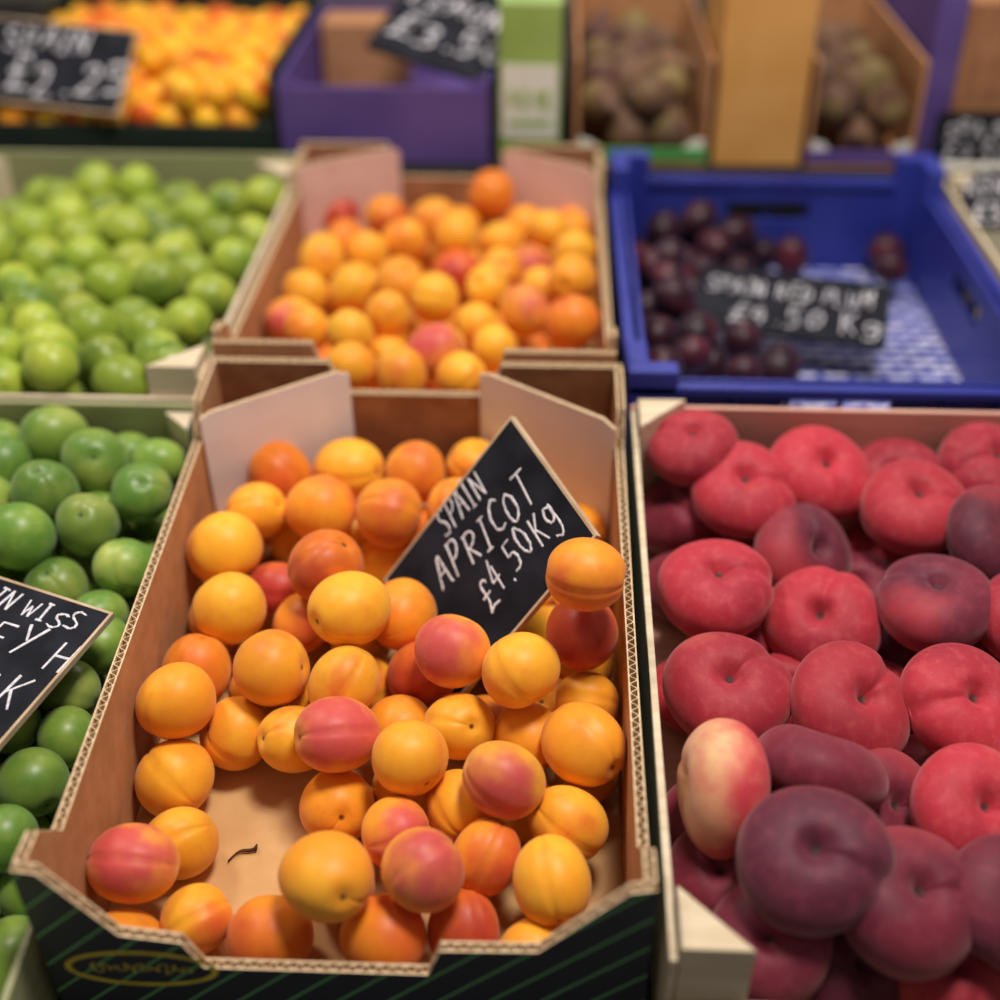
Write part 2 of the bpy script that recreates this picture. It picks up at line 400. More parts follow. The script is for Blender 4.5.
# ------------------------------------------------------------------ fruit meshes
def skin_mesh(name, rows, seg, mat):
    bm = bmesh.new(); V = [[bm.verts.new(c) for c in row] for row in rows]
    for a, b in zip(V, V[1:]):
        for j in range(seg):
            k = (j + 1) % seg
            if len(a) == 1: bm.faces.new((a[0], b[j], b[k]))
            elif len(b) == 1: bm.faces.new((a[j], b[0], a[k]))
            else: bm.faces.new((a[j], b[j], b[k], a[k]))
    bmesh.ops.recalc_face_normals(bm, faces=bm.faces)
    me = bpy.data.meshes.new(name); bm.to_mesh(me); bm.free()
    for p in me.polygons: p.use_smooth = True
    me.materials.append(mat); return me
def round_fruit(name, R, mat, elong=1.0, groove=.05, dim=.12, tip=0.0, seg=48, rings=28, lobes=.012, seed=1, gw=.13, flat=1.0):
    rr = random.Random(seed); ph = rr.random() * 6; ph2 = rr.random() * 6
    rows = []
    for i in range(rings + 1):
        th = math.pi * i / rings; row = []; st = max(0.0, math.sin(th))
        if i in (0, rings): st = 0.0
        for j in range(seg):
            fi = 2 * math.pi * j / seg
            r = R * (1 + lobes * math.cos(2 * fi + ph) * st + lobes * .7 * math.cos(3 * fi + ph2) * st * st + lobes * math.cos(2 * th + ph2))
            d = math.atan2(math.sin(fi + math.pi / 2), math.cos(fi + math.pi / 2))
            r *= 1 - groove * math.exp(-(d / gw) ** 2) * st ** .5 * (1 if th < 2.7 else .4)
            rho = r * st ** .96; z = r * math.cos(th) * elong
            z -= dim * R * math.exp(-(rho / (.22 * R)) ** 2) * (1 if th < 1.57 else -.25)
            if th > 2.6: z -= tip * R * (th - 2.6)
            row.append((rho * math.cos(fi) * flat, rho * math.sin(fi), z))
            if i in (0, rings): break
        rows.append(row)
    return skin_mesh(name, rows, seg, mat)

def flat_peach(name, R, mat, Hh=.60, seed=1, seg=60, rings=40):
    rr = random.Random(seed); p1, p2, p3 = rr.random() * 6, rr.random() * 6, rr.random() * 6
    rows = []
    for i in range(rings + 1):
        th = math.pi * i / rings; row = []; st = max(0.0, math.sin(th))
        if i in (0, rings): st = 0.0
        for j in range(seg):
            fi = 2 * math.pi * j / seg
            d = math.atan2(math.sin(fi + math.pi / 2), math.cos(fi + math.pi / 2))
            s = 1 + .030 * math.cos(2 * fi + p1) + .018 * math.cos(3 * fi + p2)
            s *= 1 - .055 * math.exp(-(d / .18) ** 2)
            rho = R * s * st ** .90
            q = rho / R
            dimp = (.40 if th < 1.57 else .30) * math.exp(-(q / .16) ** 2) + (.15 * math.exp(-(q / .40) ** 2))
            z = R * Hh * math.copysign(abs(math.cos(th)) ** .93, math.cos(th)) * (1 - dimp) * (1 + q * (.09 * math.cos(fi + p2) + .05 * math.cos(2 * fi + p3)))
            z -= (.07 * R * math.exp(-(d / .17) ** 2) * min(1, q * 1.8)) if th < 1.57 else 0
            row.append((rho * math.cos(fi), rho * math.sin(fi), z))
            if i in (0, rings): break
        rows.append(row)
    return skin_mesh(name, rows, seg, mat)

AR = .027
AP = {k: [round_fruit("apricot", AR, m, elong=e, seed=sd, lobes=.028, groove=.055, gw=.11, flat=fl) for sd, e, fl in ((1, .92, 1), (2, 1.08, .95), (3, 1.0, .90), (4, 1.03, .93))] for k, m in
      (('y', M_ap_y), ('o', M_ap_o), ('b', M_ap_b), ('r', M_ap_r))}
GG = [round_fruit("greengage", .023, M_gg, elong=e, groove=.04, dim=.10, seed=s, lobes=.024) for s, e in ((3, 1.0), (4, 1.08), (14, .95))]
LM = [round_fruit("lime", .023, M_lm, elong=e, groove=.0, dim=.05, tip=.12, seed=s, seg=32, rings=18, lobes=.02) for s, e in ((5, 1.04), (6, 1.10))]
PL = [round_fruit("plum", .019, M_plum, elong=e, groove=.04, dim=.1, seed=s, seg=28, rings=18, lobes=.03) for s, e in ((7, 1.0), (8, 1.15))]
YP = [round_fruit("yellow_plum", .017, M_yp, elong=1.12, groove=.03, dim=.08, seed=9, seg=24, rings=16)]
def fig_mesh():
    me = round_fruit("fig", .022, M_fig, elong=1.0, groove=.0, dim=.0, seed=10, seg=28, rings=18)
    for v in me.vertices:
        z = v.co.z / .022
        if z > .1:
            k = (z - .1) / .9; v.co.x *= 1 - .45 * k; v.co.y *= 1 - .45 * k; v.co.z += .012 * k * k
    return me
FG = [fig_mesh()]
PE = {k: [flat_peach("flat_peach", .04, m, Hh=h, seed=s) for s, h in ((1, .62), (2, .57), (3, .60))] for k, m in
      (('r', M_pe_r), ('p', M_pe_p), ('c', M_pe_c))}

def relax(pts, rs, lo, hi, floor, anchors=True, iters=80, extra=None):
    A = [p.copy() for p in pts]; n = len(pts)
    for it in range(iters):
        for i in range(n):
            for j in range(i + 1, n):
                d = pts[j] - pts[i]; s = (rs[i] + rs[j]) * .985
                if d.x > s or d.x < -s or d.y > s or d.y < -s: continue
                L = d.length
                if L < s:
                    if L < 1e-6: d = Vector((0, 0, 1)); L = 1
                    c = d * ((s - L) / L * .5); pts[i] -= c; pts[j] += c
        for i in range(n):
            if anchors and it < iters - 25: pts[i] += (A[i] - pts[i]) * .04
            if extra: extra(i, pts[i], rs[i])
            r = rs[i]
            pts[i].x = min(max(pts[i].x, lo[0] + r), hi[0] - r)
            pts[i].y = min(max(pts[i].y, lo[1] + r), hi[1] - r)
            pts[i].z = max(pts[i].z, floor + r)
    return pts

def put(me, M, p, scale, axis_local, toward, jit, label, cat, group, name):
    x, y = proj(M @ p)
    if x < -90 or x > 1110 or y < -70: return None      # never in view
    o = bpy.data.objects.new(name, me); COL.objects.link(o)
    t = Vector(toward) + Vector((random.uniform(-jit, jit), random.uniform(-jit, jit), random.uniform(-jit, jit)))
    a = Vector(axis_local).normalized(); t.normalize()
    q = a.rotation_difference(t) @ Quaternion(a, random.uniform(0, 6.28))
    o.rotation_mode = 'QUATERNION'; o.rotation_quaternion = q
    o.location = M @ p; o.scale = (scale,) * 3
    tag(o, label, cat, group); return o
CAMV = Vector((.0, -.72, .68))

# ---- sign helper ----------
GL = {
 'S': [[(.6,.88),(.38,1),(.1,.85),(.14,.62),(.5,.42),(.6,.2),(.35,0),(.05,.12)]],
 'P': [[(.1,0),(.1,1)],[(.02,.95),(.45,1),(.62,.78),(.45,.52),(.1,.48)]],
 'A': [[(0,0),(.15,.5),(.32,1),(.45,.5),(.6,0)],[(.1,.38),(.55,.4)]],
 'I': [[(.3,0),(.3,1)],[(.12,1),(.5,1)],[(.1,0),(.48,0)]],
 'N': [[(.05,0),(.05,1)],[(.05,1),(.55,0)],[(.55,0),(.58,1)]],
 'R': [[(.1,0),(.1,1)],[(.02,.95),(.45,1),(.6,.78),(.45,.55),(.1,.5)],[(.2,.5),(.62,0)]],
 'C': [[(.58,.85),(.35,1),(.08,.7),(.06,.3),(.3,0),(.6,.12)]],
 'O': [[(.3,1),(.05,.75),(.05,.25),(.3,0),(.58,.25),(.58,.75),(.3,1)]],
 '0': [[(.3,1),(.08,.75),(.08,.25),(.3,0),(.52,.25),(.52,.75),(.3,1)]],
 'T': [[(0,1),(.62,1)],[(.3,1),(.3,0)]],
 'L': [[(.1,1),(.1,0)],[(.1,0),(.55,0)]],
 'E': [[(.1,0),(.1,1)],[(.1,1),(.55,1)],[(.1,.5),(.48,.5)],[(.1,0),(.55,0)]],
 'D': [[(.1,0),(.1,1)],[(.02,1),(.4,.95),(.58,.5),(.4,.05),(.02,0)]],
 'U': [[(.08,1),(.08,.25),(.3,0),(.52,.25),(.55,1)]],
 'M': [[(.02,0),(.08,1)],[(.08,1),(.32,.35)],[(.32,.35),(.56,1)],[(.56,1),(.64,0)]],
 'W': [[(0,1),(.15,0)],[(.15,0),(.32,.7)],[(.32,.7),(.48,0)],[(.48,0),(.65,1)]],
 'H': [[(.08,0),(.08,1)],[(.55,0),(.55,1)],[(.08,.5),(.55,.52)]],
 'K': [[(.08,0),(.08,1)],[(.55,1),(.1,.45)],[(.2,.55),(.6,0)]],
 'Y': [[(.05,1),(.3,.5)],[(.58,1),(.2,0)]],
 'G': [[(.58,.85),(.35,1),(.08,.7),(.06,.3),(.3,0),(.58,.15),(.58,.45)],[(.35,.45),(.62,.45)]],
 'g': [[(.5,.55),(.25,.65),(.08,.4),(.2,.12),(.45,.2),(.52,.55)],[(.52,.6),(.52,-.15),(.3,-.35),(.05,-.22)]],
 '.': [[(.18,0),(.24,.06),(.18,.08)]],
 '4': [[(.4,1),(.05,.4)],[(.05,.38),(.6,.38)],[(.42,.75),(.38,0)]],
 '5': [[(.55,1),(.12,1)],[(.12,1),(.1,.58)],[(.1,.58),(.4,.62),(.56,.35),(.4,.02),(.06,.06)]],
 '2': [[(.08,.8),(.3,1),(.54,.8),(.4,.45),(.05,.02)],[(.05,.02),(.6,.02)]],
 '3': [[(.08,.92),(.35,1),(.52,.78),(.25,.54)],[(.25,.54),(.55,.35),(.4,.02),(.05,.08)]],
 '£': [[(.6,.8),(.42,1),(.22,.82),(.25,.3),(.05,.02)],[(.02,.02),(.3,.08),(.62,.02)],[(.05,.48),(.5,.5)]],
 ' ': [],
}
WID = {'.': .42, ' ': .5, 'M': .85, 'W': .85, 'I': .7}
def chaikin(p):
    if len(p) < 4: return p
    for _ in range(2):
        q = [p[0]]
        for a, b in zip(p, p[1:]):
            q += [(a[0]*.75+b[0]*.25, a[1]*.75+b[1]*.25), (a[0]*.25+b[0]*.75, a[1]*.25+b[1]*.75)]
        q.append(p[-1]); p = q
    return p
def lettering(parent, lines, zoff, rr):
    """lines: (text, x, y, size, angle, pen, xscale) in board coordinates; slightly shaky hand"""
    cu = bpy.data.curves.new("tmp", 'CURVE'); cu.dimensions = '3D'; cu.bevel_depth = 1.0; cu.bevel_resolution = 1
    for ln in lines:
        text, x, y, size, ang, pen = ln[:6]; xs = ln[6] if len(ln) > 6 else 1.0
        ca, sa = math.cos(ang), math.sin(ang); cx = 0
        for ch in text:
            js = rr.uniform(.82, 1.1); jy = rr.uniform(-.10, .10); jh = rr.uniform(.85, 1.1); sl = rr.uniform(-.05, .2)
            for st in GL[ch]:
                st = chaikin(st); s = cu.splines.new('POLY'); s.points.add(len(st) - 1)
                for i, (a, b) in enumerate(st):
                    a += rr.uniform(-.02, .02) + sl * b; b += rr.uniform(-.02, .02)
                    lx, ly = (cx + a * js) * size * xs, (b * jh + jy) * size
                    s.points[i].co = (x + lx * ca - ly * sa, y + lx * sa + ly * ca, 0, 1); s.points[i].radius = pen * rr.uniform(.65, 1.25)
            cx += WID.get(ch, .78)
    me = curve_mesh(cu, M_chalk)
    for v in me.vertices: v.co.z *= .25
    o = bpy.data.objects.new("chalk_lettering", me); COL.objects.link(o)
    o.parent = parent; o.matrix_local = Matrix.Translation((0, 0, zoff))
def sign(M, w, h, lines, label, seed=1, fm=None, e=.0022):
    """M maps board coords (x right, y up, z out; origin at lower-left corner) to world"""
    r = root("price_sign", M, label, "sign", "chalkboard price signs")
    T = .004
    bm = bmesh.new(); box(bm, (e, e, 0), (w - e, h - e, T)); obj_from_bm("chalkboard", bm, [M_slate], r)
    bm = bmesh.new()
    for lo, hi in (((0, 0), (w, e)), ((0, h - e), (w, h)), ((0, e), (e, h - e)), ((w - e, e), (w, h - e))):
        box(bm, (lo[0], lo[1], -.0004), (hi[0], hi[1], T + .0006))
    obj_from_bm("sign_frame", bm, [fm or M_frame], r)
    lettering(r, lines, T, random.Random(seed)); return r
def basis(o, ex, ey):
    ex = ex.normalized(); ey = (ey - ex * ey.dot(ex)).normalized(); ez = ex.cross(ey)
    m = Matrix((ex, ey, ez)).transposed().to_4x4(); m.translation = o; return m

# apricot sign: plane leaning back in the pile, turned a little so the corner is square
def ray(px, py): return RC @ Vector(((px - 500) / FPX, (500 - py) / FPX, -1))
sc = CAM + ray(494, 550) * 1.0
def onsign(px, py, sn):
    d = ray(px, py); return CAM + d * ((sc - CAM).dot(sn) / d.dot(sn))
best = None
for k in range(0, 60):
    yaw = rad(k); nn = Vector((-math.sin(yaw) * .83, -math.cos(yaw) * .83, .56)).normalized()
    a, b, c = onsign(388, 580, nn), onsign(515, 417, nn), onsign(601, 536, nn)
    e = abs((b - a).normalized().dot((c - b).normalized()))
    if best is None or e < best[0]: best = (e, k, nn)
sn = best[2]
PTL, PTR, PR_ = onsign(388, 580, sn), onsign(515, 417, sn), onsign(601, 536, sn)
sw = (PTR - PTL).length; sh = (PR_ - PTR).length
ex = (PTR - PTL).normalized(); ey = sn.cross(ex).normalized()
MS = basis(PTL - ey * sh, ex, ey)
MSi = MS.inverted(); MFi = MF.inverted()
def sline(text, p0, p1, hpx, pen):
    a = MSi @ onsign(*p0, sn); b = MSi @ onsign(*p1, sn); d = b - a
    dx, dy = p1[0] - p0[0], p1[1] - p0[1]; L = math.hypot(dx, dy)
    c = MSi @ onsign(p0[0] + dy / L * hpx, p0[1] - dx / L * hpx, sn)
    size = (c - a).length; units = sum(WID.get(ch, .78) for ch in text) - .15
    return (text, a.x, a.y, size, math.atan2(d.y, d.x), pen, d.length / (units * size))
sign(MS, sw, sh, [sline("SPAIN", (450, 540), (490, 493), 25, .0009), sline("APRICOT", (448, 594), (542, 500), 28, .0011), sline("£4.50Kg", (494, 612), (564, 520), 28, .0011)],
     "black chalkboard price sign standing among the apricots", 3)

# ------------------------------------------------------------------ apricots, front tray
W0, W1, W2 = -H + .004 + AR, -.055, -.024
L = [(283,484,66,1,'o'),(353,480,70,1,'y'),(420,481,66,1,'o'),(470,474,60,1,'y'),(220,547,78,1,'y'),(258,527,62,1,'y'),(317,521,72,1,'o'),(390,530,72,1,'o'),
 (448,530,64,1,'o'),(272,580,62,0.6,'r'),(325,568,82,2,'r'),(225,618,78,1,'y'),(303,622,62,.6,'o'),(352,620,82,2,'y'),(400,618,72,1,'o'),(197,665,70,.6,'o'),
 (272,671,80,1.4,'y'),(352,680,74,1.3,'y'),(413,675,70,.8,'r'),(465,664,78,1.5,'b'),(518,684,76,1.3,'y'),(572,642,75,1.4,'r'),(586,580,70,2,'o'),(583,702,68,1,'y'),
 (168,717,78,1,'y'),(234,725,76,.3,'y'),(297,735,70,.5,'y'),(343,738,80,1.5,'b'),(398,715,62,.7,'o'),(465,728,72,.8,'y'),(535,740,72,.8,'y'),(590,752,82,1.2,'y'),
 (174,780,80,0,'y'),(413,767,80,1.3,'y'),(340,805,78,0,'o'),(505,782,82,1.6,'b'),(460,797,72,.5,'y'),(553,820,80,.7,'y'),(396,832,74,.7,'b'),(130,866,82,.6,'b'),
 (172,845,76,0,'y'),(485,862,75,.6,'o'),(328,878,98,1.5,'y'),(420,873,86,1.4,'b'),(550,882,82,.7,'y'),(196,920,72,0,'y'),(270,935,85,0,'o'),(382,932,88,.2,'o'),(470,925,75,0,'r')]
FRONT = ((465,664),(518,684),(572,642),(586,580),(583,702),(413,675),(400,618))
BEHIND = ((448,530),(470,474),(390,530),(420,481))
pts, rs, kinds, side = [], [], [], []
for x, y, d, ly, k in L:
    w = W0 + (W2 - W0) * ly / 2
    p, t = onplane(x, y, MF, w)
    pts.append(p); rs.append(min(max(d * t / 2 / FPX, .0240), .0300)); kinds.append(k)
    side.append(1 if (x, y) in FRONT else (-1 if (x, y) in BEHIND else 0))
v = FV0 + .035
while v < FV1 - .03:
    u = FU0 + .033
    while u < FU1 - .03:
        c = Vector((u, v, W0)); P = MF @ c
        x, y = proj(P)
        if not (165 < x < 335 and 745 < y < 925):
            if all((c - q).length > .0435 for q in pts):
                pts.append(c); rs.append(.0245); kinds.append(random.choice('yyoo')); side.append(0)
        u += .009
    v += .009
camF = MFi @ CAM
snF = MFi.to_3x3() @ sn
def signpush(i, p, r):
    q = MSi @ (MF @ p)
    if -r * .8 < q.x < sw + r * .8 and -r * .8 < q.y < sh + r * .8 and -.06 < q.z < .06:
        s = side[i] or (1 if q.z > 0.002 else -1)
        d = (camF - p).normalized(); k = d.dot(snF)
        if s > 0 and q.z < r + .005:
            p += d * ((r + .005 - q.z) / k)
        if s < 0 and q.z > -r - .001:
            p -= d * ((q.z + r + .001) / k)
relax(pts, rs, (FU0 + .008, FV0 + .008), (FU1 - .008, FV1 - .008), -H + .004, iters=110, extra=signpush)
lab = {'y': "ripe golden yellow apricot in the cardboard tray", 'o': "orange apricot in the cardboard tray", 'b': "yellow apricot with pink-red blush in the cardboard tray", 'r': "deep orange-red apricot in the cardboard tray"}
for i, (p, r, k) in enumerate(zip(pts, rs, kinds)):
    put(random.choice(AP[k]), MF, p, r / AR, (.3, -.9, .1), CAMV, 1.3 if k in 'yo' else .6, lab[k], "apricot", "apricots in the near cardboard tray", "apricot")

p, _ = onplane(243, 852, MF, -H + .0065)
bm = bmesh.new(); prev = None
for i in range(9):
    s = i / 8; c = Vector((-.009 + .018 * s, -.008 + .015 * s + .003 * math.sin(s * 5), .0)); rr = .0009 + (.0014 if i == 8 else 0) + .0005 * s
    ring = [bm.verts.new(c + Vector((0, math.cos(a) * rr, math.sin(a) * rr))) for a in [k * math.pi / 4 for k in range(8)]]
    if prev:
        for k in range(8): bm.faces.new((prev[k], prev[(k+1) % 8], ring[(k+1) % 8], ring[k]))
    else: bm.faces.new(ring)
    prev = ring
bm.faces.new(prev[::-1])
o = obj_from_bm("fruit_stalk", bm, [M_stem], None, MF @ Matrix.Translation(p), smooth=True)
tag(o, "small dry brown fruit stalk on the bare tray floor", "stalk")

# ------------------------------------------------------------------ apricots, second tray
L2 = [(337,216,55,'r'),(387,217,46,'o'),(435,222,50,'y'),(488,205,52,'o'),(402,242,48,'y'),(455,240,46,'y'),(322,258,46,'y'),(352,291,56,'y'),(308,292,46,'y'),(285,323,58,'b'),
 (400,284,54,'y'),(456,268,48,'r'),(500,243,46,'y'),(437,300,52,'y'),(533,262,50,'b'),(575,228,44,'y'),(590,252,44,'y'),(575,287,50,'y'),(524,310,52,'b'),(572,323,56,'o'),
 (436,352,62,'b'),(386,352,48,'y'),(350,366,50,'y'),(342,334,46,'y'),(475,322,48,'y'),(495,350,50,'y'),(400,384,46,'y'),(460,384,46,'y'),(387,320,44,'y'),(545,238,42,'y'),
 (370,252,44,'y'),(545,290,44,'y'),(487,290,46,'y'),(345,240,40,'o'),(600,300,44,'y'),(470,222,40,'y'),(520,225,42,'y'),(318,330,46,'y'),(500,270,44,'y')]
pts, rs, kinds = [], [], []
for x, y, d, k in L2:
    p, t = onplane(x, y, MB, -.022 - random.choice((0, .0, .02)))
    pts.append(p); rs.append(min(max(d * t / 2 / FPX, .0235), .029)); kinds.append(k)
row = 0; v = BV0 + .035
while v < BV1 - .03:
    u = BU0 + .033 + (row % 2) * .026
    while u < BU1 - .03:
        for ww in (-.09, -.05):
            c = Vector((u, v, ww))
            if all((c - q).length > .043 for q in pts):
                pts.append(c); rs.append(.0245); kinds.append(random.choice('yyyo'))
        u += .05
    v += .045; row += 1
relax(pts, rs, (BU0 + .008, BV0 + .008), (BU1 - .008, BV1 - .008), -H + .004, iters=60)
for p, r, k in zip(pts, rs, kinds):
    put(random.choice(AP[k]), MB, p, r / AR, (.3, -.9, .1), CAMV, 1.3 if k in 'yo' else .6, lab[k], "apricot", "apricots in the far cardboard tray", "apricot")

# ------------------------------------------------------------------ greengages
L3 = [(52,437,66),(105,466,64),(48,497,74),(138,500,60),(93,540,64),(25,552,68),(8,466,54),(160,460,50),(70,590,60),(128,588,60),(105,640,60),(75,690,62),(35,785,70),(70,728,60),(8,835,66),
      (100,600,54),(0,610,60),(125,440,50),(12,430,50),(0,505,60),(55,640,60),(20,680,60),(20,740,60)]
pts, rs = [], []
for x, y, d in L3:
    p, t = onplane(x, y, MF, -.035 if y < 570 else -.055)
    pts.append(p); rs.append(min(max(d * t / 2 / FPX, .0220), .0275))
v = GV0 + .035; row = 0
while v < GV1 - .03:
    u = -.307 - .025 - (row % 2) * .022
    while u > -.56:
        for ww in (-.09, -.055):
            c = Vector((u, v, ww))
            if all((c - q).length > .040 for q in pts): pts.append(c); rs.append(.0230)
        u -= .023
    v += .02; row += 1
relax(pts, rs, (-.694, GV0 + .006), (-.308, GV1 - .006), -H + .004, iters=50)
for p, r in zip(pts, rs):
    put(random.choice(GG), MF, p, r / .023, (0, 0, 1), CAMV, 1.6, "round green greengage in the pale wooden crate", "greengage", "greengages in the wooden crate", "greengage")

# ------------------------------------------------------------------ limes
pts, rs = [], []
for ww in (-.018, -.064):
    v = LV0 + .032; row = 0
    while v < BV1 - .025:
        u = -.309 - .03 - (row % 2) * .026 - (0 if ww > -.05 else .026)
        while u > -.66:
            if ww < -.05 or random.random() < .9:
                pts.append(Vector((u + random.uniform(-.011, .011), v + random.uniform(-.01, .01), ww + random.uniform(-.014, .014)))); rs.append(random.uniform(.0225, .0270))
            u -= .0505
        v += .0445; row += 1
relax(pts, rs, (-.70, LV0 + .006), (-.309, BV1 - .006), -H + .004, anchors=True, iters=50)
for p, r in zip(pts, rs):
    put(random.choice(LM), MB, p, r / .023, (0, 0, 1), CAMV, 1.8, "bright yellow-green lime in the pale wooden crate", "lime", "limes in the wooden crate", "lime")

# ------------------------------------------------------------------ plums
L4 = [(657,228),(692,215),(640,262),(668,262),(640,298),(664,288),(716,250),(745,245),(690,245),(700,272),(685,300),(690,335),(652,332),(668,312),(640,320),(685,358),(735,370),(775,368),
      (742,340),(787,255),(880,238),(890,268),(655,350),(715,222),(650,245),(720,365),(672,240),(655,275),(680,280),(668,335),(645,345),(705,240),(730,262),(660,365),(700,350),(672,300),(655,308)]
pts, rs = [], []
for i, (x, y) in enumerate(L4):
    p, t = onplane(x, y, MB, -.05 if x < 700 and i % 2 else -.078); pts.append(p); rs.append(random.uniform(.0190, .0230))
relax(pts, rs, (.078 + .016, 1.028 + .016), (.462 - .016, 1.53 - .016), -H + .006, iters=60)
for p, r in zip(pts, rs):
    put(random.choice(PL), MB, p, r / .019, (.3, -.9, .1), CAMV, 1.5, "dark red-purple plum in the blue plastic crate", "plum", "plums in the blue crate", "plum")
# torn tan card scraps behind the plum sign
for k, (x, y, a) in enumerate(((775, 222, .3), (808, 228, -.5))):
    p, t = onplane(x, y, MB, -H + .0075)
    bm = bmesh.new(); rr = random.Random(k)
    poly = [(.022 * math.cos(i * .9) * rr.uniform(.7, 1.1), .013 * math.sin(i * .9) * rr.uniform(.7, 1.1)) for i in range(7)]
    A_ = [bm.verts.new((x_, y_, 0)) for x_, y_ in poly]; B_ = [bm.verts.new((x_, y_, .0015 + .004 * abs(x_) / .02)) for x_, y_ in poly]
    bm.faces.new(A_); bm.faces.new(B_[::-1])
    for i in range(7): bm.faces.new((A_[i], A_[(i + 1) % 7], B_[(i + 1) % 7], B_[i]))
    o = obj_from_bm("card_scrap", bm, [M_tan], None, MB @ Matrix.Translation(p) @ Matrix.Rotation(a, 4, 'Z'))
    tag(o, "torn tan scrap of card on the blue crate floor", "scrap", "card scraps in the blue crate")

# ------------------------------------------------------------------ flat peaches
L5 = [(737,488,114,'r',(0,-.35,.9)),(820,474,112,'r',(.1,-.5,.9)),(668,500,100,'p',(-.6,-.1,.7)),(716,588,122,'r',(0,-.3,1)),(806,556,108,'p',(.4,-.5,.7)),(915,508,118,'r',(.1,-.3,1)),
 (985,458,112,'r',(.1,-.2,1)),(935,602,142,'p',(0,-.2,1)),(822,622,118,'r',(-.3,-.5,.8)),(728,690,130,'r',(.05,-.2,1)),(850,706,130,'r',(.3,-.4,.9)),(962,706,130,'r',(.2,-.4,.9)),
 (708,788,152,'c',(-1,-.1,.15)),(818,772,140,'p',(.25,.75,.75)),(812,862,156,'p',(0,-.35,.95)),(905,915,152,'p',(.2,-.4,.9)),(972,812,134,'r',(.3,-.5,.8)),(1005,915,142,'p',(.2,-.4,.9)),
 (762,945,124,'p',(-.2,-.5,.8)),(995,540,112,'p',(.4,-.4,.8)),(880,455,104,'r',(-.2,-.4,.8)),(1040,620,124,'r',(0,-.3,1)),(1055,760,124,'r',(0,-.3,1)),(690,445,90,'r',(0,-.2,1)),(1050,500,110,'r',(0,-.2,1)),
 (880,812,124,'p',(.3,-.4,.8)),(720,930,110,'p',(-.3,-.3,.8)),(840,985,130,'p',(.1,-.4,.9)),(950,990,130,'r',(.1,-.4,.9))]
pts, rs, info = [], [], []
for x, y, d, k, ax in L5:
    w = -.035
    if (x, y) in ((806,556),(822,622),(668,500),(880,455),(762,945),(880,812),(720,930),(840,985),(950,990)): w = -.062
    if (x, y) in ((812,862),(708,788),(818,772)): w = -.02
    if (x, y) == (812,862): w = -.006
    p, t = onplane(x, y, MF, w)
    pts.append(p); rs.append(.0295 if k != 'c' else .027); info.append((k, ax, min(max(d * t / 2 / FPX, .038), .046)))
row = 0; v = PV0 + .045
while v < PV1 - .035:
    u = .079 + .045 + (row % 2) * .035
    while u < .48:
        c = Vector((u, v, -.092))
        if all((c - q).length > .05 for q in pts):
            pts.append(c); rs.append(.0295); info.append((random.choice('rp'), (random.uniform(-.2, .2), random.uniform(-.3, .1), 1), .038))
        u += .07
    v += .06; row += 1
relax(pts, rs, (.094, PV0 + .018), (.486, PV1 - .014), -H - .002, iters=60)
plab = {'r': "crimson flat peach with a dimpled top", 'p': "dark purple-red flat peach with a dimpled top", 'c': "cream and pink flat peach standing on its edge"}
for p, r, (k, ax, R) in zip(pts, rs, info):
    put(random.choice(PE[k]), MF, p, R / .04, (0, 0, 1), Vector(ax), .12, plab[k], "peach", "flat peaches in the wooden crate", "flat_peach")

# ------------------------------------------------------------------ third shelf
def card_box(u0, u1, v0, v1, h, hf, name, label, wall, frontm, group=None, inner=None):
    r = root(name, MT @ Matrix.Translation((u0, v0, 0)), label, "crate", group)
    W, D = u1 - u0, v1 - v0; T = .005
    for nm, lo, hi, mt in (("crate_base", (0, 0, 0), (W, D, .004), wall), ("end_panel", (0, 0, .0045), (W, T, hf), frontm), ("end_panel", (0, D - T, .0045), (W, D, h), wall),
                       ("side_panel", (0, T + .0005, .0045), (T, D - T - .0005, h), wall), ("side_panel", (W - T, T + .0005, .0045), (W, D - T - .0005, h), wall)):
        bm = bmesh.new(); box(bm, lo, hi); obj_from_bm(nm, bm, [mt], r, bevel=.001)
    for cx, sx in ((0, 1), (W, -1)):
        bm = bmesh.new(); prism(bm, [(cx + sx * .0055, .01), (cx + sx * .035, .01), (cx + sx * .024, hf + .006), (cx + sx * .0055, hf + .012)], .0056, .0086)
        obj_from_bm("corner_flap", bm, [inner or wall], r)
    return r
def pile(meshes, M, u0, u1, v0, v1, z, sp, r0, r1, baser, label, cat, group, name, layers=1, below=.03, skip=None):
    pts, rs = [], []
    for k in range(layers):
        v = v0 + r1; row = k
        while v < v1 - r1:
            u = u0 + r1 + (row % 2) * sp / 2
            while u < u1 - r1:
                if not (skip and skip(u, v, k)):
                    pts.append(Vector((u + random.uniform(-.006, .006), v + random.uniform(-.006, .006), z - k * below + random.uniform(-.008, .008)))); rs.append(random.uniform(r0, r1))
                u += sp
            v += sp * .87; row += 1
    relax(pts, rs, (u0, v0), (u1, v1), .004, iters=30)
    for p, r in zip(pts, rs): put(random.choice(meshes), M, p, r / baser, (.3, -.9, .1), CAMV, 1.4, label, cat, group, name)

